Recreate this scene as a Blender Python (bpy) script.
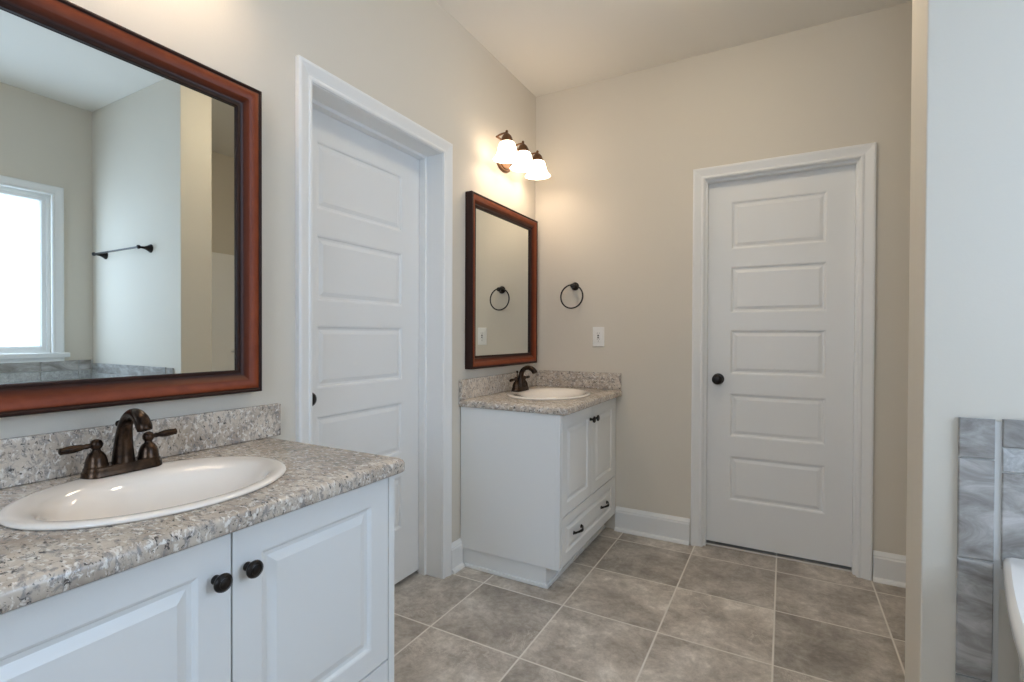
import bpy, bmesh, math, random
from math import sin, cos, pi, radians
from mathutils import Vector, Matrix

for o in list(bpy.data.objects):
    bpy.data.objects.remove(o)
S = bpy.context.scene
COL = S.collection

# ------------------------------------------------------------------ camera, world, exposure
F_PX, YAW, PITCH, ROLL = 496.37, 0.5018, -0.0094, 0.0038
fw = Vector((-sin(YAW) * cos(PITCH), cos(YAW) * cos(PITCH), sin(PITCH)))
r0 = Vector((cos(YAW), sin(YAW), 0))
u0 = r0.cross(fw)
r1 = r0 * cos(ROLL) + u0 * sin(ROLL)
u1 = r1.cross(fw)
cam = bpy.data.objects.new('camera', bpy.data.cameras.new('camera'))
COL.objects.link(cam)
cam.matrix_world = Matrix(((r1.x, u1.x, -fw.x, 1.4394), (r1.y, u1.y, -fw.y, -2.9354),
                           (r1.z, u1.z, -fw.z, 1.1683), (0, 0, 0, 1)))
cam.data.sensor_width = 36
cam.data.lens = F_PX / 1024 * 36
cam.data.clip_start = 0.02
S.camera = cam

WORLD_STRENGTH = 0.05
w = bpy.data.worlds.new('sky_world')
S.world = w
w.use_nodes = True
w.node_tree.nodes['Background'].inputs[0].default_value = (0.72, 0.86, 1.0, 1)
w.node_tree.nodes['Background'].inputs[1].default_value = WORLD_STRENGTH

WINDOW_GLOW = 3.7           # daylight on the frosted panes, the added rear one included
WINDOW_COL = (0.56, 0.74, 1.0)
SHADE_GLOW = 3.8            # lamp shades
SHADE_COL = (1.0, 0.78, 0.57)
FILL_GLOW = 17.0            # added ceiling fill light
FILL_COL = (1.0, 0.85, 0.64)
S.view_settings.view_transform = 'Standard'
S.view_settings.look = 'None'
S.view_settings.gamma = 1.0
S.view_settings.exposure = 0.80
S.view_settings.use_curve_mapping = False
S.cycles.max_bounces = 14
S.cycles.diffuse_bounces = 8
S.cycles.glossy_bounces = 6
S.cycles.use_denoising = True
S.cycles.caustics_reflective = False
S.cycles.caustics_refractive = False

# ------------------------------------------------------------------ materials
def new_mat(name):
    m = bpy.data.materials.new(name)
    m.use_nodes = True
    nt = m.node_tree
    return m, nt, nt.nodes['Principled BSDF']

def node(nt, kind, **kw):
    n = nt.nodes.new(kind)
    for k, v in kw.items():
        if k.startswith('i_'):
            key = k[2:]
            n.inputs[int(key) if key.isdigit() else key.replace('_', ' ')].default_value = v
        else:
            setattr(n, k, v)
    return n

def math_n(nt, op, a, b=None):
    n = nt.nodes.new('ShaderNodeMath')
    n.operation = op
    for i, v in enumerate((a, b)):
        if v is None:
            continue
        if isinstance(v, (int, float)):
            n.inputs[i].default_value = v
        else:
            nt.links.new(v, n.inputs[i])
    return n.outputs[0]

def ramp(nt, fac, stops):
    n = nt.nodes.new('ShaderNodeValToRGB')
    cr = n.color_ramp
    while len(cr.elements) < len(stops):
        cr.elements.new(0.5)
    for e, (p, c) in zip(cr.elements, stops):
        e.position = p
        e.color = tuple(c) + (1,) if len(c) == 3 else c
    nt.links.new(fac, n.inputs[0])
    return n.outputs[0]

def mix_c(nt, fac, a, b, mode='MIX'):
    n = nt.nodes.new('ShaderNodeMix')
    n.data_type = 'RGBA'
    n.blend_type = mode
    for sock, v in ((n.inputs[0], fac), (n.inputs[6], a), (n.inputs[7], b)):
        if isinstance(v, (int, float)):
            sock.default_value = v
        elif isinstance(v, tuple):
            sock.default_value = v + (1,) if len(v) == 3 else v
        else:
            nt.links.new(v, sock)
    return n.outputs[2]

def bump(nt, b, height, strength=0.2, dist=0.01):
    n = node(nt, 'ShaderNodeBump')
    n.inputs['Strength'].default_value = strength
    n.inputs['Distance'].default_value = dist
    nt.links.new(height, n.inputs['Height'])
    nt.links.new(n.outputs[0], b.inputs['Normal'])

def obj_coord(nt):
    return nt.nodes.new('ShaderNodeTexCoord').outputs['Object']

def noise(nt, vec, scale, detail=4.0, rough=0.55, dist=0.0):
    n = node(nt, 'ShaderNodeTexNoise')
    n.inputs['Scale'].default_value = scale
    n.inputs['Detail'].default_value = detail
    n.inputs['Roughness'].default_value = rough
    n.inputs['Distortion'].default_value = dist
    nt.links.new(vec, n.inputs['Vector'])
    return n.outputs['Fac']

def plain(name, col, rough=0.5, metal=0.0, spec=0.5, bscale=None, bstr=0.05, vary=0.0, coat=0.0):
    m, nt, b = new_mat(name)
    b.inputs['Base Color'].default_value = col + (1,)
    b.inputs['Roughness'].default_value = rough
    b.inputs['Metallic'].default_value = metal
    b.inputs['Specular IOR Level'].default_value = spec
    b.inputs['Coat Weight'].default_value = coat
    if vary:
        v = noise(nt, obj_coord(nt), 3.0)
        c = mix_c(nt, v, tuple(x * (1 - vary) for x in col), tuple(min(1, x * (1 + vary)) for x in col))
        nt.links.new(c, b.inputs['Base Color'])
    if bscale:
        bump(nt, b, noise(nt, obj_coord(nt), bscale, 3), bstr, 0.003)
    return m

WALL_COL = (0.67, 0.622, 0.538)
M = {}
M['paint'] = plain('greige_wall_paint', WALL_COL, 0.75, spec=0.25, bscale=140, bstr=0.10, vary=0.015)
M['ceiling'] = plain('ceiling_paint', (0.80, 0.775, 0.72), 0.85, spec=0.2, bscale=120, bstr=0.10)
M['trim'] = plain('white_trim_paint', (0.80, 0.80, 0.785), 0.38, spec=0.4, bscale=20, bstr=0.02)
M['cab'] = plain('white_cabinet_paint', (0.80, 0.81, 0.80), 0.33, spec=0.45, bscale=25, bstr=0.015)
M['gapdark'] = plain('dark_interior', (0.03, 0.028, 0.025), 0.9)
M['plastic'] = plain('white_plastic', (0.84, 0.83, 0.80), 0.35)
M['socket'] = plain('socket_slot_dark', (0.04, 0.04, 0.04), 0.6)
M['acrylic'] = plain('white_acrylic', (0.86, 0.86, 0.85), 0.16, spec=0.5, coat=0.3, bscale=6, bstr=0.01)
M['porcelain'] = plain('biscuit_porcelain', (0.88, 0.815, 0.735), 0.07, spec=0.55, coat=0.5, vary=0.01)
M['chrome'] = plain('drain_metal', (0.45, 0.42, 0.38), 0.25, metal=1.0)

def wood_mat(name, c1, c2, rough, burnish=None):
    m, nt, b = new_mat(name)
    co = obj_coord(nt)
    mp = node(nt, 'ShaderNodeMapping')
    mp.inputs['Scale'].default_value = (14, 2.0, 2.0)
    nt.links.new(co, mp.inputs['Vector'])
    v = noise(nt, mp.outputs[0], 9, 6, 0.6, 0.4)
    col = ramp(nt, v, [(0.3, c1), (0.7, c2)])
    if burnish:                       # stain rubbed darker along the sight edge of the moulding
        at = node(nt, 'ShaderNodeAttribute', attribute_name='stain')
        col = mix_c(nt, at.outputs['Fac'], burnish, col)
    nt.links.new(col, b.inputs['Base Color'])
    b.inputs['Roughness'].default_value = rough
    b.inputs['Specular IOR Level'].default_value = 0.25
    return m
M['cherry'] = wood_mat('cherry_stained_wood', (0.185, 0.035, 0.009), (0.25, 0.052, 0.014), 0.38, (0.022, 0.006, 0.004))
M['espresso'] = wood_mat('dark_espresso_edge', (0.020, 0.007, 0.005), (0.032, 0.011, 0.007), 0.5)

def bronze_mat():
    m, nt, b = new_mat('oil_rubbed_bronze')
    v = noise(nt, obj_coord(nt), 38, 5, 0.6)
    nt.links.new(ramp(nt, v, [(0.38, (0.020, 0.013, 0.010)), (0.62, (0.075, 0.044, 0.026))]), b.inputs['Base Color'])
    b.inputs['Metallic'].default_value = 0.85
    b.inputs['Roughness'].default_value = 0.27
    return m
M['bronze'] = bronze_mat()
M['black'] = plain('dark_bronze_hardware', (0.022, 0.018, 0.016), 0.3, metal=0.6, vary=0.15)
M['fixture'] = plain('warm_bronze_fixture', (0.16, 0.085, 0.045), 0.35, metal=0.85, vary=0.2)

def mirror_mat():
    m, nt, b = new_mat('mirror_glass')
    b.inputs['Base Color'].default_value = (0.84, 0.875, 0.845, 1)
    b.inputs['Metallic'].default_value = 1
    b.inputs['Roughness'].default_value = 0.0
    return m
M['mirror'] = mirror_mat()

def granite_mat():
    m, nt, b = new_mat('speckled_granite')
    co = obj_coord(nt)
    mp = node(nt, 'ShaderNodeMapping')
    mp.inputs['Rotation'].default_value = (0.5, 0.35, 0.7)
    mp.inputs['Scale'].default_value = (1.0, 1.9, 1.3)
    nt.links.new(co, mp.inputs['Vector'])
    v = mp.outputs[0]
    big = noise(nt, co, 11, 4, 0.6, 0.4)
    base = ramp(nt, big, [(0.36, (0.41, 0.345, 0.285)), (0.52, (0.55, 0.475, 0.395)), (0.66, (0.66, 0.585, 0.495))])
    mid = noise(nt, v, 42, 5, 0.7, 0.6)
    base = mix_c(nt, ramp(nt, mid, [(0.50, (0, 0, 0)), (0.60, (.85, .85, .85))]), base, (0.26, 0.245, 0.235))
    pale = noise(nt, v, 60, 4, 0.65, 0.5)
    base = mix_c(nt, ramp(nt, pale, [(0.54, (0, 0, 0)), (0.62, (1, 1, 1))]), base, (0.76, 0.725, 0.67))
    spk = noise(nt, v, 74, 3, 0.65, 0.5)
    sp = ramp(nt, spk, [(0.60, (0, 0, 0)), (0.65, (.95, .95, .95))])
    base = mix_c(nt, sp, base, (0.07, 0.064, 0.062))
    rust = noise(nt, co, 7.0, 3, 0.5, 0.3)
    base = mix_c(nt, ramp(nt, rust, [(0.60, (0, 0, 0)), (0.76, (0.4, 0.4, 0.4))]), base, (0.42, 0.31, 0.20), 'MIX')
    nt.links.new(base, b.inputs['Base Color'])
    b.inputs['Roughness'].default_value = 0.22
    b.inputs['Specular IOR Level'].default_value = 0.5
    bump(nt, b, mid, 0.03, 0.001)
    return m
M['granite'] = granite_mat()

TILE, TX, TY = 0.404, 0.2, -0.137
def floor_mat():
    m, nt, b = new_mat('stone_floor_tile')
    co = obj_coord(nt)
    sep = node(nt, 'ShaderNodeSeparateXYZ')
    nt.links.new(co, sep.inputs[0])
    gx = math_n(nt, 'DIVIDE', math_n(nt, 'SUBTRACT', sep.outputs[0], TX), TILE)
    gy = math_n(nt, 'DIVIDE', math_n(nt, 'SUBTRACT', sep.outputs[1], TY), TILE)
    ix, iy = math_n(nt, 'FLOOR', gx), math_n(nt, 'FLOOR', gy)
    def edge(g):
        f = math_n(nt, 'FRACT', g)
        return math_n(nt, 'MINIMUM', f, math_n(nt, 'SUBTRACT', 1.0, f))
    e = math_n(nt, 'MINIMUM', edge(gx), edge(gy))
    grout = ramp(nt, e, [(0.0066, (1, 1, 1)), (0.0095, (0, 0, 0))])
    idx = node(nt, 'ShaderNodeCombineXYZ')
    nt.links.new(ix, idx.inputs[0]); nt.links.new(iy, idx.inputs[1])
    wn = node(nt, 'ShaderNodeTexWhiteNoise')
    nt.links.new(idx.outputs[0], wn.inputs['Vector'])
    off = node(nt, 'ShaderNodeVectorMath', operation='SCALE')
    nt.links.new(wn.outputs['Color'], off.inputs[0]); off.inputs['Scale'].default_value = 9.0
    add = node(nt, 'ShaderNodeVectorMath', operation='ADD')
    nt.links.new(co, add.inputs[0]); nt.links.new(off.outputs[0], add.inputs[1])
    v = add.outputs[0]
    n1 = noise(nt, v, 4.5, 12, 0.72, 0.35)
    col = ramp(nt, n1, [(0.33, (0.27, 0.235, 0.198)), (0.46, (0.39, 0.345, 0.295)), (0.56, (0.51, 0.46, 0.40)), (0.67, (0.70, 0.65, 0.585))])
    n2 = noise(nt, v, 9, 12, 0.75, 0.6)
    col = mix_c(nt, ramp(nt, n2, [(0.56, (0, 0, 0)), (0.78, (0.75, 0.75, 0.75))]), col, (0.62, 0.58, 0.52))
    n3 = noise(nt, v, 6, 12, 0.75, 0.5)
    col = mix_c(nt, ramp(nt, n3, [(0.58, (0, 0, 0)), (0.75, (0.45, 0.45, 0.45))]), col, (0.15, 0.13, 0.11))
    n4 = noise(nt, v, 5.5, 12, 0.7, 0.9)
    vein = math_n(nt, 'ABSOLUTE', math_n(nt, 'SUBTRACT', n4, 0.5))
    patch = ramp(nt, noise(nt, v, 2.6, 3), [(0.48, (0, 0, 0)), (0.62, (1, 1, 1))])
    vn = mix_c(nt, 1.0, ramp(nt, vein, [(0.0, (.8, .8, .8)), (0.016, (0, 0, 0))]), patch, 'MULTIPLY')
    col = mix_c(nt, vn, col, (0.66, 0.61, 0.54))
    n5 = noise(nt, v, 30, 10, 0.75, 0.3)
    fine = ramp(nt, n5, [(0.36, (0.82, 0.81, 0.80)), (0.50, (1, 1, 1)), (0.64, (1.18, 1.18, 1.18))])
    col = mix_c(nt, 1.0, col, fine, 'MULTIPLY')
    tv = math_n(nt, 'ADD', math_n(nt, 'MULTIPLY', wn.outputs['Value'], 0.36), 0.82)
    tvc = node(nt, 'ShaderNodeCombineXYZ')
    for i in range(3): nt.links.new(tv, tvc.inputs[i])
    col = mix_c(nt, 1.0, col, tvc.outputs[0], 'MULTIPLY')
    col = mix_c(nt, grout, col, (0.74, 0.70, 0.635))
    nt.links.new(col, b.inputs['Base Color'])
    rg = mix_c(nt, grout, (0.36, 0.36, 0.36), (0.85, 0.85, 0.85))
    nt.links.new(rg, b.inputs['Roughness'])
    h = math_n(nt, 'SUBTRACT', math_n(nt, 'MULTIPLY', n1, 0.25), grout)
    bump(nt, b, h, 0.35, 0.002)
    return m
M['floor'] = floor_mat()

def stone_mat(name, cols, scale, stretch):
    m, nt, b = new_mat(name)
    co = obj_coord(nt)
    mp = node(nt, 'ShaderNodeMapping')
    mp.inputs['Scale'].default_value = stretch
    nt.links.new(co, mp.inputs['Vector'])
    v = noise(nt, mp.outputs[0], scale, 7, 0.65, 1.0)
    nt.links.new(ramp(nt, v, list(zip((0.3, 0.5, 0.7), cols))), b.inputs['Base Color'])
    b.inputs['Roughness'].default_value = 0.35
    bump(nt, b, v, 0.1, 0.002)
    return m
M['walltile'] = stone_mat('grey_stone_wall_tile', ((0.19, 0.172, 0.155), (0.34, 0.325, 0.305), (0.58, 0.565, 0.55)), 7, (1, 1, 2.4))
M['mosaic'] = stone_mat('pale_mosaic_tile', ((0.30, 0.30, 0.295), (0.44, 0.44, 0.43), (0.62, 0.62, 0.61)), 45, (1, 1, 1))
M['grout'] = plain('tile_grout', (0.62, 0.61, 0.58), 0.9, bscale=200)

def glow_mat(name, col, strength, base=(0.9, 0.9, 0.9), tex=0.0):
    m, nt, b = new_mat(name)
    b.inputs['Base Color'].default_value = base + (1,)
    b.inputs['Roughness'].default_value = 0.3
    b.inputs['Emission Color'].default_value = col + (1,)
    b.inputs['Emission Strength'].default_value = strength
    if tex:
        bump(nt, b, noise(nt, obj_coord(nt), 160, 2), tex, 0.003)
    return m
M['pane'] = glow_mat('frosted_window_pane', WINDOW_COL, WINDOW_GLOW, tex=0.2)
M['shade'] = glow_mat('frosted_lamp_glass', SHADE_COL, SHADE_GLOW)
M['fill_dome'] = glow_mat('glowing_fill_dome', FILL_COL, FILL_GLOW)
M['shade_dim'] = glow_mat('dimmed_lamp_glass', SHADE_COL, SHADE_GLOW * .8)
M['bulb'] = glow_mat('glowing_bulb', SHADE_COL, SHADE_GLOW * 3)

# ------------------------------------------------------------------ mesh helpers
def link(name, bm, mat, parent=None, smooth=False, bevel=0.0, seg=2, recalc=True, auto=None):
    if recalc:
        bmesh.ops.recalc_face_normals(bm, faces=bm.faces)
    me = bpy.data.meshes.new(name)
    bm.to_mesh(me)
    bm.free()
    mats = mat if isinstance(mat, (list, tuple)) else [mat]
    for mm in mats:
        me.materials.append(M[mm])
    o = bpy.data.objects.new(name, me)
    COL.objects.link(o)
    if parent:
        o.parent = parent
    if smooth:
        for p in me.polygons:
            p.use_smooth = True
        if auto is not None:
            me.set_sharp_from_angle(angle=radians(auto))
    if bevel:
        md = o.modifiers.new('bevel', 'BEVEL')
        md.width = bevel
        md.segments = seg
        md.limit_method = 'ANGLE'
        md.angle_limit = radians(40)
    return o

def box(bm, x0, x1, y0, y1, z0, z1, mi=0):
    v = [bm.verts.new((x, y, z)) for x in (x0, x1) for y in (y0, y1) for z in (z0, z1)]
    for f in ((0, 1, 3, 2), (4, 6, 7, 5), (0, 4, 5, 1), (2, 3, 7, 6), (0, 2, 6, 4), (1, 5, 7, 3)):
        bm.faces.new([v[i] for i in f]).material_index = mi
    return bm

def boxes(*bs):
    bm = bmesh.new()
    for b in bs:
        box(bm, *b)
    return bm

def bridge(bm, rings, closed=True, cap0=False, cap1=False, mi=0):
    n = len(rings[0])
    for a, b in zip(rings, rings[1:]):
        for i in range(n if closed else n - 1):
            j = (i + 1) % n
            bm.faces.new((a[i], a[j], b[j], b[i])).material_index = mi
    if cap0: bm.faces.new(rings[0])
    if cap1: bm.faces.new(rings[-1])

def ring(bm, fn, n=32):
    return [bm.verts.new(fn(2 * pi * i / n)) for i in range(n)]

def lathe(bm, prof, to3d, n=32, cap0=True, cap1=True):
    """prof: (radius, height) list; to3d(a, b, h) maps."""
    rs = [ring(bm, lambda t, r=r, h=h: to3d(r * cos(t), r * sin(t), h), n) for r, h in prof]
    bridge(bm, rs, True, cap0, cap1)
    return bm

def tube(bm, pts, rad, n=14, caps=True, flat=None, closed=False):
    """swept round tube along pts; rad scalar or list; flat=(axis vector, factor) squashes the section."""
    pts = [Vector(p) for p in pts]
    N = len(pts)
    rads = rad if isinstance(rad, (list, tuple)) else [rad] * N
    rings = []
    prev = None
    for i, p in enumerate(pts):
        if closed:
            t = (pts[(i + 1) % N] - pts[i - 1]).normalized()
        else:
            t = (pts[min(i + 1, N - 1)] - pts[max(i - 1, 0)]).normalized()
        if prev is None:
            a = Vector((0, 0, 1)) if abs(t.z) < 0.9 else Vector((0, 1, 0))
            nrm = (a - t * a.dot(t)).normalized()
        else:
            nrm = (prev - t * prev.dot(t)).normalized()
        prev = nrm
        bn = t.cross(nrm)
        rg = []
        for k in range(n):
            th = 2 * pi * k / n
            off = (nrm * cos(th) + bn * sin(th)) * rads[i]
            if flat:
                ax, fct = flat
                off = off - ax * off.dot(ax) * (1 - fct)
            rg.append(bm.verts.new(p + off))
        rings.append(rg)
    if closed:
        rings.append(rings[0])
    bridge(bm, rings, True, caps and not closed, caps and not closed)
    return bm

def spline(ctrl, n=8):
    """Catmull-Rom through control points."""
    P = [Vector(c) for c in ctrl]
    P = [P[0] * 2 - P[1]] + P + [P[-1] * 2 - P[-2]]
    out = []
    for i in range(1, len(P) - 2):
        for k in range(n):
            t = k / n
            a, b, c, d = P[i - 1], P[i], P[i + 1], P[i + 2]
            out.append(0.5 * ((2 * b) + (c - a) * t + (2 * a - 5 * b + 4 * c - d) * t * t + (3 * b - a - 3 * c + d) * t ** 3))
    out.append(P[-2])
    return out

def lerp_list(vals, n):
    out = []
    for i in range(len(vals) - 1):
        for k in range(n):
            out.append(vals[i] + (vals[i + 1] - vals[i]) * k / n)
    out.append(vals[-1])
    return out

# wall-plane mappings: a = along the wall, b = up, d = out of the wall
def LW(a, b, d): return (d, a, b)                # left wall, faces +x
def BW(a, b, d): return (a, -d, b)               # back wall, faces -y
def RW(a, b, d): return (2.88 - d, a, b)         # window wall, faces -x

def frame_sweep(bm, a0, a1, b0, b1, prof, mp, closed=True, mi_fn=None):
    """mitred moulding round an opening; prof = (offset outward, depth)."""
    rings = []
    for u, d in prof:
        if closed:
            pts = ((a0 - u, b0 - u), (a0 - u, b1 + u), (a1 + u, b1 + u), (a1 + u, b0 - u))
        else:
            pts = ((a0 - u, b0), (a0 - u, b1 + u), (a1 + u, b1 + u), (a1 + u, b0))
        rings.append([bm.verts.new(mp(a, b, d)) for a, b in pts])
    R = rings + [rings[0]]
    for k, (p, q) in enumerate(zip(R, R[1:])):
        for i in range(4 if closed else 3):
            j = (i + 1) % 4
            f = bm.faces.new((p[i], p[j], q[j], q[i]))
            if mi_fn: f.material_index = mi_fn(k)
    if not closed:
        bm.faces.new([r[0] for r in rings])
        bm.faces.new([r[3] for r in rings])
    return bm

def panel_slab(bm, a0, a1, b0, b1, panels, prof, d_front, d_back, mp):
    """a slab whose front carries moulded panels: panels = (pa0, pa1, pb0, pb1); prof = (inset, depth rel. to front)."""
    As = sorted({a0, a1} | {p[0] for p in panels} | {p[1] for p in panels})
    Bs = sorted({b0, b1} | {p[2] for p in panels} | {p[3] for p in panels})
    vs = {}
    def V(a, b, d):
        k = (round(a, 6), round(b, 6), round(d, 6))
        if k not in vs: vs[k] = bm.verts.new(mp(a, b, d))
        return vs[k]
    for i in range(len(As) - 1):
        for j in range(len(Bs) - 1):
            x0, x1, y0, y1 = As[i], As[i + 1], Bs[j], Bs[j + 1]
            cx, cy = (x0 + x1) / 2, (y0 + y1) / 2
            if any(p[0] < cx < p[1] and p[2] < cy < p[3] for p in panels):
                rs = []
                for ins, dd in [(0, 0)] + list(prof):
                    rs.append([V(x0 + ins, y0 + ins, d_front + dd), V(x1 - ins, y0 + ins, d_front + dd),
                               V(x1 - ins, y1 - ins, d_front + dd), V(x0 + ins, y1 - ins, d_front + dd)])
                bridge(bm, rs, True, False, True)
            else:
                bm.faces.new((V(x0, y0, d_front), V(x1, y0, d_front), V(x1, y1, d_front), V(x0, y1, d_front)))
    # border round to the back
    loop = [(a, b0) for a in As] + [(a1, b) for b in Bs[1:]] + [(a, b1) for a in As[::-1][1:]] + [(a0, b) for b in Bs[::-1][1:-1]]
    fr = [V(a, b, d_front) for a, b in loop]
    bk = [V(a, b, d_back) for a, b in loop]
    bridge(bm, [fr, bk], True, False, True)
    return bm

def tag(o, label, cat, group=None, kind=None):
    o['label'] = label
    o['category'] = cat
    if group: o['group'] = group
    if kind: o['kind'] = kind
    return o

def thing(name, label, cat, loc=(0, 0, 0), group=None, kind=None):
    o = bpy.data.objects.new(name, None)
    COL.objects.link(o)
    o.location = loc
    o.empty_display_size = 0.05
    return tag(o, label, cat, group, kind)

def struct(name, bm, mat, label, cat, **kw):
    o = link(name, bm, mat, **kw)
    return tag(o, label, cat, None, 'structure')

def dup(root, loc, label):
    def rec(o, par):
        c = o.copy()
        COL.objects.link(c)
        if par: c.parent = par
        for ch in list(o.children):
            rec(ch, c)
        return c
    r = rec(root, None)
    r.location = loc
    r['label'] = label
    return r

# ------------------------------------------------------------------ the room
H = 2.737
XW, YR = 2.88, -4.1                         # window wall, rear wall
SX, SN, SF = 1.758, -1.285, -1.100          # stub wall: free end, near face, far face
# door openings
A0, A1 = -1.767, -1.007                     # left door (along y)
B0, B1 = 1.043, 1.761                       # back door (along x)
DH = 2.045
WY0, WY1, WZ0, WZ1 = -2.72, -1.505, 1.045, 2.10   # window opening

struct('floor', boxes((-0.5, XW + .12, YR - .12, 0.5, -0.06, 0)), 'floor', 'grey brown stone tile floor with pale grout lines', 'floor')
struct('ceiling', boxes((-.12, XW + .12, YR - .12, .12, H, H + .08)), 'ceiling', 'plain warm white ceiling', 'ceiling')
struct('wall_left', boxes((-.15, 0, YR - .12, A0, 0, H), (-.15, 0, A1, .12, 0, H), (-.15, 0, A0, A1, DH, H)), 'paint',
       'greige wall carrying both mirrors and the left door', 'wall')
struct('wall_back', boxes((0, B0, 0, .12, 0, H), (B1, XW + .12, 0, .12, 0, H), (B0, B1, 0, .12, DH, H)), 'paint',
       'greige far wall with the white five panel door', 'wall')
VX0, VX1 = 0.75, 1.75                       # opening for the added rear fill window
struct('wall_right', boxes((XW, XW + .12, YR - .12, WY0, 0, H), (XW, XW + .12, WY1, 0, 0, H),
                           (XW, XW + .12, WY0, WY1, 0, WZ0), (XW, XW + .12, WY0, WY1, WZ1, H)), 'paint',
       'wall with the frosted window over the tub', 'wall')
struct('wall_rear', boxes((0, VX0, YR - .12, YR, 0, H), (VX1, XW, YR - .12, YR, 0, H), (VX0, VX1, YR - .12, YR, 0, WZ0), (VX0, VX1, YR - .12, YR, WZ1, H)), 'paint', 'greige wall opposite the far door, cut for the added fill window', 'wall')
struct('wall_middle', boxes((SX, XW, SN, SF, 0, H)), 'paint', 'short wall stub between tub and shower, its end face towards the vanities', 'wall',
       bevel=0.004, seg=3)

# baseboards
BASE = [(0, 0), (0.030, 0), (0.030, 0.006), (0.026, 0.014), (0.016, 0.020), (0.016, 0.112), (0.013, 0.118), (0.013, 0.124),
        (0.009, 0.131), (0.005, 0.138), (0.003, 0.142), (0, 0.142)]
def baseboard(bm, a0, a1, mp):
    r = [[bm.verts.new(mp(a, b, d)) for d, b in BASE] for a in (a0, a1)]
    bridge(bm, r, True, True, True)
    return bm
bm = bmesh.new()
baseboard(bm, 0.552, B0 - .062, BW)
baseboard(bm, B1 + .062, 2.075, BW)
struct('baseboard_back', bm, 'trim', 'white baseboard along the far wall', 'baseboard')
bm = bmesh.new()
baseboard(bm, A1 + .062, -0.853, LW)
struct('baseboard_left', bm, 'trim', 'short white baseboard between left door and far vanity', 'baseboard')

# door casings and jambs
CAS = [(0.0, 0), (0.0, 0.009), (0.006, 0.013), (0.012, 0.013), (0.016, 0.010), (0.024, 0.012), (0.040, 0.017), (0.050, 0.020),
       (0.057, 0.020), (0.061, 0.017), (0.061, 0)]
def door_trim(name, a0, a1, mp, stop_d, label, depth):
    bm = bmesh.new()
    frame_sweep(bm, a0 + .004, a1 - .004, 0, DH - .004, CAS, mp, closed=False)
    # jamb lining
    frame_sweep(bm, a0 + .006, a1 - .006, 0, DH - .006, [(0, 0.002), (0.0055, 0.002), (0.0055, -depth), (0, -depth)], mp, closed=False)
    # stop
    frame_sweep(bm, a0 + .018, a1 - .018, 0, DH - .018, [(0, stop_d), (0.012, stop_d + .003), (0.012, stop_d - .036), (0, stop_d - .036)], mp, closed=False)
    return struct(name, bm, 'trim', label, 'door frame')
door_trim('trim_1', A0, A1, LW, -0.092, 'white moulded casing around the left door', 0.148)
door_trim('trim_2', B0, B1, BW, -0.014, 'white moulded casing around the far door', 0.12)

PZ = [(0.265, 0.513), (0.618, 0.858), (0.963, 1.208), (1.303, 1.556), (1.653, 1.915)]
DOORPROF = [(0.006, -0.002), (0.010, -0.008), (0.018, -0.009), (0.034, -0.003), (0.037, -0.003)]
def knob_bm(bm, c, mp, s=1.0):
    a, b, d = c
    prof = [(0.031, 0), (0.031, .004), (0.027, .009), (0.013, .011), (0.011, .030), (0.018, .036), (0.0265, .044), (0.028, .052),
            (0.0255, .060), (0.017, .066), (0.004, .068)]
    lathe(bm, [(r * s, h * s) for r, h in prof], lambda x, y, h: mp(a + x, b + y, d + h), 28)
    return bm
def door(name, a0, a1, mp, face, stile, knob_a, label):
    t = thing(name, label, 'door', (0, 0, 0), None, 'structure')
    bm = bmesh.new()
    pans = [(a0 + stile, a1 - stile, z0, z1) for z0, z1 in PZ]
    panel_slab(bm, a0 + .008, a1 - .008, 0.02, DH - .009, pans, DOORPROF, face, face - .035, mp)
    link('door_panel', bm, 'trim', t)
    k = link('door_knob', knob_bm(bmesh.new(), (knob_a, 0.935, face), mp), 'black', t, smooth=True, auto=40)
    k['label'] = 'dark bronze round door knob'
    return t
door('door_1', A0, A1, LW, -0.130, 0.137, -1.704, 'white five panel door between the two vanities')
door('door_2', B0, B1, BW, -0.052, 0.134, 1.117, 'white five panel door in the far wall')
struct('trim_3', boxes((B0 + .006, B1 - .006, .040, .052, 0, 0.005)), 'grout', 'thin pale threshold strip under the far door', 'threshold')

# window
def QW(a, b, d): return (a, YR + d, b)           # rear wall, faces +y
def wbox(mp, a0, a1, b0, b1, d0, d1):
    p, q = mp(a0, b0, d0), mp(a1, b1, d1)
    return boxes(tuple(v for i in range(3) for v in sorted((p[i], q[i]))))
def window(name, y0, y1, mp, label):
    t = thing(name, label, 'window', (0, 0, 0), None, 'structure')
    bm = bmesh.new()
    frame_sweep(bm, y0 + .004, y1 - .004, WZ0 + .004, WZ1 - .004, CAS, mp, closed=True)
    link('window_frame', bm, 'trim', t)
    bm = bmesh.new()
    frame_sweep(bm, y0 + .05, y1 - .05, WZ0 + .05, WZ1 - .05,
                [(0, -.045), (0.008, -.035), (0.03, -.035), (0.03, -.028), (0.049, -.028), (0.049, -.07), (0, -.07)], mp)
    link('window_sash', bm, 'trim', t)
    link('window_pane', wbox(mp, y0 + .045, y1 - .045, WZ0 + .045, WZ1 - .045, -.061, -.055), 'pane', t)
    link('window_sill', wbox(mp, y0 - .08, y1 + .08, WZ0 - .030, WZ0 + .002, -.02, .045), 'trim', t, bevel=.006)
window('window_1', WY0, WY1, RW, 'frosted white framed window over the bathtub')
window('fill_window', VX0, VX1, QW, 'added frosted fill window, unseen, in the wall opposite the far door')  # no window known here; added behind the camera for even daylight fill

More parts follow.
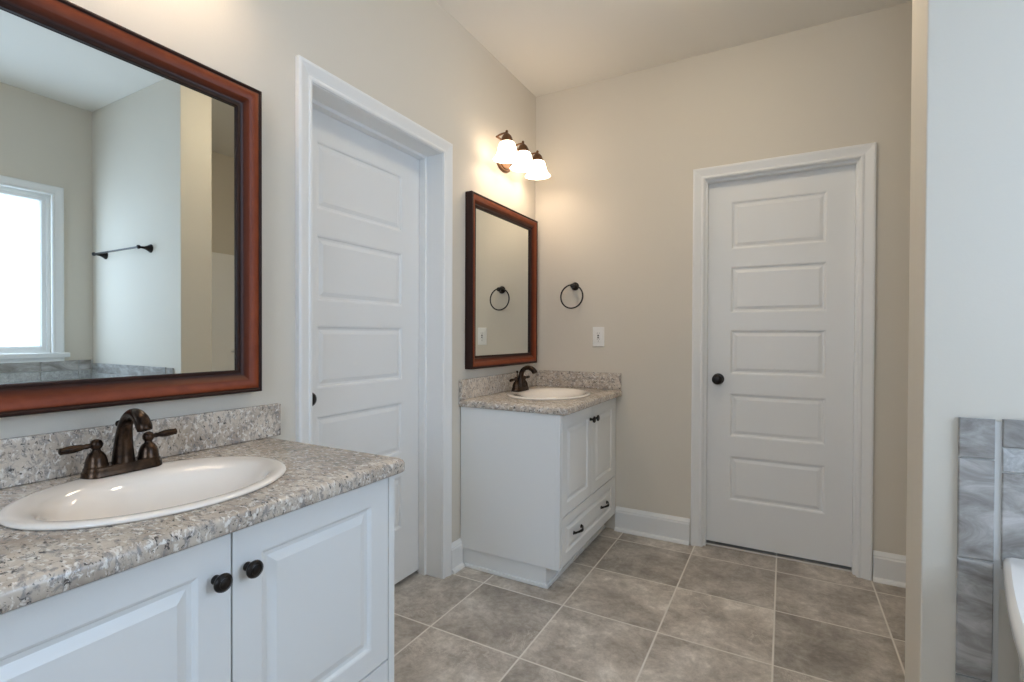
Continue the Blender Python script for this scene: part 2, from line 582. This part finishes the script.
# tile surround round the tub: near face of the stub wall and under the window
def tile_rect(bm, a0, a1, b0, b1, mp, mi, d=0.011, g=0.002):
    prof = [(0.0, 0.004), (0.0, d - .002), (0.002, d)]
    rs = []
    for ins, dd in prof:
        i = g + ins
        rs.append([bm.verts.new(mp(a, b, dd)) for a, b in ((a0 + i, b0 + i), (a1 - i, b0 + i), (a1 - i, b1 - i), (a0 + i, b1 - i))])
    bridge(bm, rs, True, False, False, mi)
    bm.faces.new(rs[-1]).material_index = mi
def SW(a, b, d): return (a, SN - d, b)          # near face of the stub wall
def surround(bm, mp, a_lo, a_hi, rows, wid, off=0.0):
    for z0, z1, mi in rows:
        a = a_lo - off
        while a < a_hi - .001:
            lo, hi = max(a, a_lo), min(a + wid, a_hi)
            if hi - lo > .01:
                tile_rect(bm, lo, hi, z0, z1, mp, mi)
            a += wid
TUBX = 1.908
ROWS = [(0.900, 0.972, 0), (0.840, 0.900, 1), (0.60, 0.840, 0)]
bm = bmesh.new()
box(bm, 1.829, TUBX, SN - .005, SN + .0, 0, .963, 2)
box(bm, TUBX, XW, SN - .005, SN + .0, .55, .963, 2)
for z0, z1 in ((.868, .970), (.615, .868), (.318, .615), (.0, .318)):
    tile_rect(bm, 1.826, 1.898, z0, z1, SW, 0, 0.012)
surround(bm, SW, 1.908, XW - .012, ROWS, 0.305, 0.05)
o = link('trim_4', bm, ['walltile', 'mosaic', 'grout'], recalc=True)
tag(o, 'grey stone tile border on the stub wall behind the tub', 'tile', None, 'structure')
bm = bmesh.new()
box(bm, XW - .005, XW, -2.95, SN, .55, .993, 2)
for r in ROWS:
    pass
surround(bm, RW, -2.95, SN - .012, [(0.925, 0.995, 0), (0.862, 0.925, 1), (0.60, 0.862, 0)], 0.20, 0.02)
o = link('trim_5', bm, ['walltile', 'mosaic', 'grout'])
tag(o, 'grey stone tile border under the frosted window', 'tile', None, 'structure')

# ------------------------------------------------------------------ bathtub
def tub():
    t = thing('bathtub', 'white bow front bathtub under the frosted window', 'bathtub', (2.39, -2.09, 0))
    def P(x, y, z): return Vector((x, y, z)) - Vector((2.39, -2.09, 0))
    Y0, Y1 = -2.93, SN - .014
    X1 = XW - .014
    ZR = 0.640
    n = 40
    def front(k, bow):
        s = k / n
        y = Y1 + (Y0 - Y1) * s
        return y, TUBX + .004 - bow * sin(pi * min(1, max(0, s)))
    def outline(ins, z, bow=.14):
        pts = []
        for k in range(n + 1):
            y, x = front(k, bow)
            yy = min(max(y, Y0 + ins), Y1 - ins)
            pts.append(P(x + ins, yy, z))
        pts.append(P(X1 - ins, Y0 + ins, z))
        pts.append(P(X1 - ins, Y1 - ins, z))
        return pts
    bm = bmesh.new()
    prof = [(0.040, 0, .12), (0.036, .10, .125), (.024, .57, .14), (.016, .596, .14), (0.003, .600, .14), (0, .606, .14), (0.0, .625, .14), (.004, .634, .14), (.012, ZR, .14)]
    rings = [[bm.verts.new(p) for p in outline(i, z, b)] for i, z, b in prof]
    bridge(bm, rings, True, True, False)
    # oval basin
    m = len(rings[-1])
    cx, cy = 2.385, (Y0 + Y1) / 2
    outer = rings[-1]
    base = [v.co + Vector((2.39, -2.09, 0)) for v in outer]
    def oval(ax, ay, z):
        out = []
        for v in base:
            th = math.atan2((v.y - cy) / .8, (v.x - cx) / .5)
            out.append(bm.verts.new(P(cx + ax * cos(th), cy + ay * sin(th), z)))
        return out
    rr = [outer] + [oval(a, b, z) for a, b, z in ((.375, .71, ZR), (.360, .695, ZR - .012), (.34, .66, .50), (.30, .58, .25), (.22, .48, .17))]
    bridge(bm, rr, True, False, True)
    link('tub_shell', bm, 'acrylic', t, smooth=True, auto=35)
    bm = bmesh.new()
    lathe(bm, [(.035, 0), (.035, .004), (.028, .006), (.004, .006)], lambda a, b, h: P(cx + a, cy + .36 + b, .172 + h), 20)
    link('drain', bm, 'chrome', t)
    return t
tub()

# shower behind the stub wall (seen in the near mirror)
t = thing('shower_stall', 'white shower stall in the alcove behind the stub wall', 'shower', (2.46, -.54, 0))
def Q(x0, x1, y0, y1, z0, z1): return (x0 - 2.46, x1 - 2.46, y0 + .54, y1 + .54, z0, z1)
link('shower_wall_panel', boxes(Q(2.10, 2.868, -.026, -.002, .05, 1.876), Q(2.852, 2.878, -1.085, -.028, .05, 1.876), Q(2.10, 2.868, -1.091, -1.068, .05, 1.876)), 'acrylic', t, bevel=.008)
link('shower_pan', boxes(Q(2.08, 2.876, -1.09, -.003, 0.001, .05), Q(2.08, 2.14, -1.066, -.028, .05, .11)), 'acrylic', t, bevel=.008)
bm = boxes(Q(2.78, 2.852, -.30, -.06, 1.02, 1.04))
link('corner_shelf', bm, 'acrylic', t, bevel=.004)

# ------------------------------------------------------------------ vanities
CABPROF = [(0.004, -0.002), (0.008, -0.007), (0.016, -0.008), (0.034, -0.001), (0.036, -0.001)]
FX = 0.550           # front of doors
def pull_bm(bm, y, z, x):
    ctrl = [(x - .001, y - .052, z), (x + .008, y - .048, z), (x + .014, y - .036, z), (x + .021, y - .018, z), (x + .0245, y, z),
            (x + .021, y + .018, z), (x + .014, y + .036, z), (x + .008, y + .048, z), (x - .001, y + .052, z)]
    rads = [.0078, .0062, .0048, .0056, .0070, .0056, .0048, .0062, .0078]
    tube(bm, spline(ctrl, 5), lerp_list(rads, 5), 12)
    for s in (-1, 1):
        lathe(bm, [(.0095, 0), (.009, .003), (.006, .005)], lambda a, b, h: (x + h, y + s * .05 + a, z + b), 14)
    return bm
def cab_knob_bm(bm, y, z, x):
    prof = [(.0085, 0), (.0075, .003), (.006, .008), (.006, .015), (.009, .018), (.0155, .020), (.0168, .023), (.0155, .027), (.010, .0295), (.009, .0285), (.004, .030), (.001, .0305)]
    lathe(bm, prof, lambda a, b, h: (x + h, y + a, z + b), 26)
    return bm
def vanity(y0, y1, strip, label, knob_z, FX):
    yc = (y0 + y1) / 2
    t = thing('vanity_cabinet', label, 'cabinet', (0, yc, 0), 'white bathroom vanity cabinets')
    Y = lambda y: y - yc
    top, bot, fx = 0.8115, 0.098, FX - .020
    bm = bmesh.new()
    for (a, b) in ((y0, y0 + .018), (y1 - .018, y1)):
        box(bm, .004, fx, Y(a), Y(b), bot, top)
    box(bm, .004, fx - .002, Y(y0 + .018), Y(y1 - .018), bot, bot + .018)
    box(bm, .004, .012, Y(y0 + .018), Y(y1 - .018), bot + .018, top)
    # face frame
    box(bm, fx - .018, fx, Y(y0 + .018), Y(y0 + .045), bot + .018, top)
    box(bm, fx - .018, fx, Y(y1 - .045), Y(y1 - .018), bot + .018, top)
    box(bm, fx - .018, fx, Y(y0 + .045), Y(y1 - .045), top - .035, top)
    box(bm, fx - .018, fx, Y(y0 + .045), Y(y1 - .045), .305, .345)
    box(bm, fx - .018, fx, Y(yc - .02), Y(yc + .02), .345, top - .035)
    # strips flush with the doors at either side
    box(bm, fx, FX - .0005, Y(y0), Y(y0 + strip - .004), bot, top)
    box(bm, fx, FX - .0005, Y(y1 - strip + .004), Y(y1), bot, top)
    link('carcass', bm, 'cab', t, bevel=.0015)
    # plinth with shoe moulding
    bm = boxes((.006, .478, Y(y0 + .012), Y(y1 - .006), 0, bot))
    for yy in (y0 + .012,):
        box(bm, .03, .490, Y(yy - .010), Y(yy), 0, .018)
    box(bm, .478, .490, Y(y0 + .006), Y(y1 - .006), 0, .018)
    link('plinth', bm, 'cab', t, bevel=.003)
    def mpv(a, b, d): return (d, Y(a), b)
    for a, b, ka in ((y0 + strip, yc - .002, yc - .030), (yc + .002, y1 - strip, yc + .030)):
        bm = bmesh.new()
        panel_slab(bm, a, b, .333, .802, [(a + .058, b - .058, .333 + .052, .802 - .056)], CABPROF, FX, FX - .0195, mpv)
        d = link('cabinet_door', bm, 'cab', t)
        k = link('knob', cab_knob_bm(bmesh.new(), Y(ka), knob_z, FX), 'black', d, smooth=True, auto=50)
        k['label'] = 'dark bronze round knob'
    bm = bmesh.new()
    a, b = y0 + strip, y1 - strip
    panel_slab(bm, a, b, .103, .327, [(a + .05, b - .05, .150, .284)], CABPROF, FX, FX - .0195, mpv)
    d = link('drawer', bm, 'cab', t)
    for s in (-1, 1):
        k = link('drawer_pull', pull_bm(bmesh.new(), Y(yc + s * .205), .216, FX), 'black', d, smooth=True, auto=60)
        k['label'] = 'dark bronze arched drawer pull'
    return t
VA0, VA1 = -2.821, -1.942
VB0, VB1 = -0.857, -0.003
CA, CB = -2.372, -0.420
vanity(VA0, VA1, .026, 'white near vanity cabinet with two doors, left of the left door', .728, 0.545)
vanity(VB0, VB1, .026, 'white far vanity cabinet in the corner, drawer with two pulls', .735, 0.550)

# countertops
SINK_X, SA, SB = 0.295, 0.205, 0.250        # sink centre x, half axes along x and y
ZT = 0.8475
def rrect_pt(x0, x1, y0, y1, rads, cx, cy, th):
    """point of a rounded rectangle in direction th from (cx, cy), by bisection."""
    def inside(x, y):
        if not (x0 <= x <= x1 and y0 <= y <= y1): return False
        for (qx, qy, sx, sy), r in zip(((x1, y1, -1, -1), (x1, y0, -1, 1)), rads):
            if r > 0:
                ccx, ccy = qx + sx * r, qy + sy * r
                if (x - ccx) * -sx > 0 and (y - ccy) * -sy > 0 and (x - ccx) ** 2 + (y - ccy) ** 2 > r * r:
                    return False
        return True
    lo, hi = 0, 2.0
    for _ in range(40):
        m = (lo + hi) / 2
        if inside(cx + m * cos(th), cy + m * sin(th)): lo = m
        else: hi = m
    return cx + lo * cos(th), cy + lo * sin(th)
def countertop(x1, y0, y1, sc, label, splash_back, splash_y1, hs=1.0):
    yc = (y0 + y1) / 2
    t = thing('vanity_countertop', label, 'countertop', (0, yc, ZT - .035), 'granite vanity countertops')
    x0 = 0.002
    ths = [2 * pi * i / 144 for i in range(144)]
    for qx, qy in ((x0, y0), (x0, y1), (x1, y0), (x1, y1)):
        th = math.atan2(qy - sc, qx - SINK_X) % (2 * pi)
        for dth in (-.03, -.015, 0, .015, .03) if qx == x1 else (0,):
            ths.append((th + dth) % (2 * pi))
    ths = sorted(set(round(x, 5) for x in ths))
    bm = bmesh.new()
    def loc(x, y, z): return (x, y - yc, z - (ZT - .035))
    def outer(ins, z):
        out = []
        for th in ths:
            x, y = rrect_pt(x0, x1 - ins, y0 + ins, y1 - (0 if splash_back else ins), (0 if splash_back else .016, .016), SINK_X, sc, th)
            out.append(bm.verts.new(loc(x, y, z)))
        return out
    def inner(z):
        out = []
        for th in ths:
            # same direction hits the ellipse hole
            k = hs / math.sqrt((cos(th) / (SA - .02)) ** 2 + (sin(th) / (SB - .02)) ** 2)
            out.append(bm.verts.new(loc(SINK_X + k * cos(th), sc + k * sin(th), z)))
        return out
    rs = [inner(ZT - .035), outer(.006, ZT - .035), outer(.001, ZT - .032), outer(0, ZT - .027), outer(0, ZT - .010), outer(.003, ZT - .004), outer(.009, ZT), inner(ZT)]
    bridge(bm, rs + [rs[0]], True)
    link('counter_slab', bm, 'granite', t, smooth=True, auto=50)
    bm = boxes((x0, .022, y0 - yc, splash_y1 - yc, .035 + .0005, .137))
    if splash_back:
        box(bm, .0225, x1 - .004, y1 - .02 - yc, y1 - yc, .0355, .137)
    link('backsplash', bm, 'granite', t, bevel=.003)
    return t
countertop(.575, -2.86, -1.928, CA, 'speckled granite top on the near vanity with front sink', False, -1.894)
countertop(.587, -.872, -.002, CB, 'speckled granite top on the far corner vanity', True, -.002, 1.09)

# sinks
def make_sink(loc, label):
    t = thing('sink', label, 'sink', loc, 'oval drop-in sinks')
    bm = bmesh.new()
    n = 72
    def el(cx, a, b, z):
        return ring(bm, lambda th: (cx + a * cos(th), b * sin(th), z), n)
    rs = [el(0, SA - .024, SB - .024, -.004), el(0, SA - .022, SB - .022, .0015), el(0, SA - .002, SB - .002, .001), el(0, SA, SB, .004), el(0, SA - .001, SB - .001, .0065), el(0, SA - .005, SB - .005, .0095),
          el(0.002, SA - .014, SB - .013, .0105), el(.006, SA - .028, SB - .024, .0095), el(.012, SA - .042, SB - .036, .0065), el(.017, SA - .054, SB - .047, .0005), el(.020, SA - .062, SB - .057, -.010),
          el(.022, SA - .070, SB - .067, -.028), el(.023, SA - .080, SB - .079, -.060), el(.022, SA - .100, SB - .105, -.098), el(.016, SA - .135, SB - .155, -.124), el(.010, .040, .042, -.131), el(.008, .022, .022, -.133),
          el(.008, .022, .022, -.142), el(.008, .046, .046, -.139), el(.018, SA - .125, SB - .145, -.132), el(.022, SA - .092, SB - .097, -.106), el(.024, SA - .070, SB - .068, -.055), el(.02, SA - .056, SB - .053, -.010)]
    bridge(bm, rs + [rs[0]], True)
    link('basin', bm, 'porcelain', t, smooth=True, auto=60)
    bm = bmesh.new()
    lathe(bm, [(.0215, -.1335), (.021, -.130), (.012, -.1285), (.010, -.126), (.002, -.125)], lambda a, b, h: (.008 + a, b, h), 24)
    link('drain', bm, 'bronze', t, smooth=True, auto=40)
    return t
sA = make_sink((SINK_X, CA, ZT), 'oval cream sink set in the near granite countertop')
sB = dup(sA, (SINK_X, CB, ZT), 'oval cream sink set in the far corner countertop')
sB.scale = (1.09, 1.09, 1)                 # the larger bowl of the two

# faucets (built at the origin: y along the wall, x out over the bowl)
def make_faucet(loc, label):
    t = thing('faucet', label, 'faucet', loc, 'bronze two handle faucets')
    bm = bmesh.new()
    def stad(h, r, L, z, n=16):
        out = []
        for k in range(n + 1):
            th = -pi / 2 + pi * k / n
            out.append((r * sin(th), L + r * cos(th)))
        for k in range(n + 1):
            th = pi / 2 + pi * k / n
            out.append((r * sin(th), -L + r * cos(th)))
        return [bm.verts.new((x, y, z)) for x, y in out]
    rs = [stad(0, .0265, .052, 0), stad(0, .0268, .052, .003), stad(0, .0258, .052, .005), stad(0, .0255, .052, .012), stad(0, .0240, .0515, .014), stad(0, .0236, .051, .019), stad(0, .0215, .051, .0225)]
    bridge(bm, rs, True, True, True)
    link('base_plate', bm, 'bronze', t, smooth=True, auto=40)
    # spout
    bm = bmesh.new()
    ctrl = [(0, 0, .020), (.000, 0, .045), (.003, 0, .080), (.012, 0, .110), (.031, 0, .129), (.056, 0, .134), (.078, 0, .125), (.091, 0, .111), (.095, 0, .103)]
    rads = [.0225, .0200, .0165, .0140, .0130, .0135, .0150, .0155, .0145]
    tube(bm, spline(ctrl, 7), lerp_list(rads, 7), 20)
    link('spout', bm, 'bronze', t, smooth=True, auto=60)
    bm = bmesh.new()
    tube(bm, [(-.020, 0, .02), (-.020, 0, .100)], .0028, 10)
    lathe(bm, [(.003, .100), (.0065, .103), (.0075, .108), (.0055, .113), (.001, .1145)], lambda a, b, h: (-.020 + a, b, h), 14)
    link('lift_rod', bm, 'bronze', t, smooth=True, auto=50)
    for s in (-1, 1):
        bm = bmesh.new()
        prof = [(.0215, .0215), (.0215, .026), (.0205, .028), (.0200, .034), (.0175, .044), (.0130, .052), (.0085, .056), (.0075, .060), (.0095, .062), (.0118, .067), (.0118, .073), (.0092, .079), (.004, .082), (.0005, .0825)]
        lathe(bm, prof, lambda a, b, h: (a, s * .051 + b, h), 26)
        hd = link('handle', bm, 'bronze', t, smooth=True, auto=50)
        bm = bmesh.new()
        dirv = Vector((-.05, s * 1.0, -.015 + .05 * s)).normalized()
        o0 = Vector((0, s * .051, .070))
        ds = [.008, .013, .017, .021, .028, .039, .050, .058, .062, .064]
        rr = [.0055, .0050, .0062, .0050, .0072, .0088, .0086, .0074, .0076, .004]
        pts = [o0 + dirv * d for d in ds]
        nn = 24
        rings = []
        side = dirv.cross(Vector((0, 0, 1))).normalized()
        up = side.cross(dirv)
        for i, (p, r) in enumerate(zip(pts, rr)):
            rg = []
            for k in range(nn):
                th = 2 * pi * k / nn
                fl = 1 - (.16 * (0.5 + .5 * cos(8 * th)) if 3 < i < 8 else 0)
                rg.append(bm.verts.new(p + (side * cos(th) + up * sin(th)) * r * fl))
            rings.append(rg)
        bridge(bm, rings, True, True, True)
        link('lever', bm, 'bronze', hd, smooth=True, auto=50)
    return t
fA = make_faucet((0.113, CA + .004, ZT + .0088), 'bronze faucet on the near sink, levers spread left and right')
dup(fA, (0.108, CB + .012, ZT + .0088), 'bronze faucet on the far corner sink')

# mirrors
def make_mirror(loc, label):
    t = thing('wall_mirror', label, 'mirror', loc, 'wood framed wall mirrors')
    W2, H2, fwid = .392, .455, .0666
    a0, a1, b0, b1 = -W2 + fwid, W2 - fwid, -H2 + fwid, H2 - fwid
    bm = bmesh.new()
    cove = [(.011 + .047 * k / 12, .0245 + .0185 * sin(pi / 2 * (k / 12)) ** 1.25) for k in range(13)]
    prof = [(0.0, .0120), (0.0, .0225), (.002, .0245), (.008, .0245), (.010, .0235)] + cove + [(.061, .0425), (.0625, .0415), (.064, .0435), (.067, .0450), (.071, .0440), (.074, .0405), (.074, .001), (.004, .001)]
    prof = [(u * .9, d) for u, d in prof]
    nk = len(prof)
    dark = lambda k: 1 if k < 4 or k >= nk - 8 else 0
    frame_sweep(bm, a0, a1, b0, b1, prof, LW, True, dark)
    fr = link('frame', bm, ['cherry', 'espresso'], t, smooth=True, auto=40)
    at = fr.data.attributes.new('stain', 'FLOAT', 'POINT')
    for i, v in enumerate(fr.data.vertices):
        u = max(abs(v.co.y) - (W2 - fwid), abs(v.co.z) - (H2 - fwid))
        at.data[i].value = min(1, max(0, (u - .011) / .028)) * min(1, max(0, (.0562 - u) / .005))
    bm = boxes((.0125, .0155, a0 - .004, a1 + .004, b0 - .004, b1 + .004))
    g = link('mirror_glass', bm, 'mirror', t)
    return t
ZM = 1.4535
mA = make_mirror((0.001, -2.366, ZM), 'large cherry framed mirror above the near sink, reflecting the window')
mB = dup(mA, (0.001, -.436, ZM), 'cherry framed mirror above the far corner sink')
mB.scale.y = .972

# vanity lights
def make_light(loc, label):
    t = thing('vanity_light', label, 'light fixture', loc, 'three shade vanity lights')
    # origin: centre of the wall plate
    bm = bmesh.new()
    n = 40
    rs = [ring(bm, lambda th, a=a, b=b, d=d: (d, a * cos(th), .018 + b * sin(th)), n) for a, b, d in
          ((.085, .058, 0), (.085, .058, .006), (.078, .052, .012), (.070, .045, .014), (.066, .042, .020), (.050, .030, .026), (.02, .014, .030))]
    bridge(bm, rs, True, True, True)
    link('wall_plate', bm, 'fixture', t, smooth=True, auto=35)
    bm = bmesh.new()
    tube(bm, [(.068, -.192, .094), (.068, .192, .094)], .0055, 14)
    tube(bm, spline([(.02, 0, .02), (.05, 0, .04), (.068, 0, .094)], 5), .008, 12)
    link('cross_bar', bm, 'fixture', t, smooth=True, auto=50)
    for k in (-1, 0, 1):
        y = k * .188
        bm = bmesh.new()
        tube(bm, spline([(.068, y, .094), (.085, y, .100), (.108, y, .104), (.13, y, .103)], 6), .0050, 12)
        link('arm', bm, 'fixture', t, smooth=True, auto=50)
        bm = bmesh.new()
        lathe(bm, [(.001, .118), (.006, .116), (.008, .110), (.006, .104), (.009, .100), (.016, .094), (.024, .086), (.030, .072), (.0345, .058), (.0345, .054), (.024, .053)],
              lambda a, b, h: (.13 + a, y + b, h), 24)
        link('socket_cup', bm, 'fixture', t, smooth=True, auto=50)
        bm = bmesh.new()
        pr = [(.030, .056), (.038, .051), (.044, .041), (.048, .026), (.052, .008), (.058, -.010), (.067, -.025), (.077, -.035), (.0755, -.036),
              (.065, -.0245), (.056, -.009), (.050, .008), (.046, .026), (.042, .040), (.036, .049), (.030, .052)]
        rs = [ring(bm, lambda th, r=r, h=h: (.13 + r * cos(th), y + r * sin(th), h), 32) for r, h in pr]
        bridge(bm, rs + [rs[0]], True)
        sh = link('glass_shade', bm, 'shade', t, smooth=True, auto=60)
        bm = bmesh.new()
        lathe(bm, [(.010, .052), (.012, .042), (.018, .030), (.024, .016), (.025, .004), (.021, -.009), (.012, -.017), (.001, -.019)], lambda a, b, h: (.13 + a, y + b, h), 20)
        link('bulb', bm, 'bulb', sh, smooth=True)
    return t
lB = make_light((0.001, -.425, 2.160), 'three shade bronze vanity light above the far mirror')
lB.rotation_euler.x = 0.04                # hangs a little out of level
lA = dup(lB, (0.001, -2.375, 2.27), 'three shade bronze vanity light above the near mirror')
for c in lA.children:                     # its lamps burn lower
    if c.name.startswith('glass_shade'):
        c.data = c.data.copy()
        c.data.materials[0] = M['shade_dim']

# unseen ceiling fill light, added to brighten the far half of the room
t = thing('ceiling_fill_light', 'added round ceiling fill light, unseen, between the far vanity and the stub wall', 'light fixture', (1.15, -1.0, H - .001))
bm = bmesh.new()
lathe(bm, [(.165, 0), (.165, -.012), (.158, -.020), (.150, -.022), (.02, -.022)], lambda a, b, h: (a, b, h), 40)
link('base_ring', bm, 'fixture', t, smooth=True, auto=40)
bm = bmesh.new()
lathe(bm, [(.146, -.0225), (.142, -.045), (.125, -.068), (.095, -.085), (.055, -.096), (.002, -.100)], lambda a, b, h: (a, b, h), 40)
link('fill_glass_dome', bm, 'fill_dome', t, smooth=True)

# ------------------------------------------------------------------ towel ring, outlet, towel bar
t = thing('towel_ring', 'round bronze towel ring on the far wall right of the mirror', 'towel ring', (.282, -.001, 1.484))
bm = bmesh.new()
lathe(bm, [(.026, 0), (.026, .005), (.022, .010), (.016, .013), (.010, .020), (.009, .034), (.013, .039), (.015, .046), (.013, .053), (.004, .057)], lambda a, b, h: (a, -h, b), 26)
link('mount', bm, 'black', t, smooth=True, auto=45)
bm = bmesh.new()
tube(bm, [(.073 * cos(2 * pi * k / 48) - .006, -.040 - .012 * sin(pi * .25) * (1 - sin(2 * pi * k / 48)) * .5, -.066 + .073 * sin(2 * pi * k / 48)) for k in range(48)], .0045, 10, closed=True)
link('ring', bm, 'black', t, smooth=True)

t = thing('wall_outlet', 'white outlet plate on the far wall below the towel ring', 'outlet', (.4375, -.001, 1.168))
bm = bmesh.new()
box(bm, -.037, .037, -.006, 0, -.060, .060)
link('cover_plate', bm, 'plastic', t, bevel=.003)
bm = boxes((-.017, .017, -.0085, -.006, -.034, .034))
f = link('receptacle', bm, 'plastic', t, bevel=.001)
bm = bmesh.new()
for dz in (-.019, .019):
    box(bm, -.0075, -.0055, -.0088, -.0084, dz - .001, dz + .007)
    box(bm, .0055, .0075, -.0088, -.0084, dz - .001, dz + .007)
    lathe(bm, [(.0026, 0), (.0026, .0004)], lambda a, b, h: (a, -.0084 - h, dz - .008 + b), 10)
for dz in (-.006, .006):
    box(bm, -.006, .006, -.0092, -.0084, dz - .0035, dz + .0035)
s_ = link('slot', bm, 'socket', f)
s_['label'] = 'dark slots and buttons'

t = thing('towel_bar', 'dark bronze towel bar on the stub wall, reflected in the near mirror', 'towel bar', (2.385, SN - .001, 1.712))
for s in (-1, 1):
    bm = bmesh.new()
    lathe(bm, [(.027, 0), (.027, .004), (.024, .008), (.015, .022), (.009, .036), (.0075, .050), (.0075, .058), (.011, .062), (.0125, .069), (.011, .076), (.003, .080)],
          lambda a, b, h: (s * .292 + a, -h, b), 24)
    link('post', bm, 'black', t, smooth=True, auto=45)
bm = bmesh.new()
tube(bm, [(-.292, -.068, 0), (.292, -.068, 0)], .0062, 14)
link('bar', bm, 'black', t, smooth=True, auto=60)
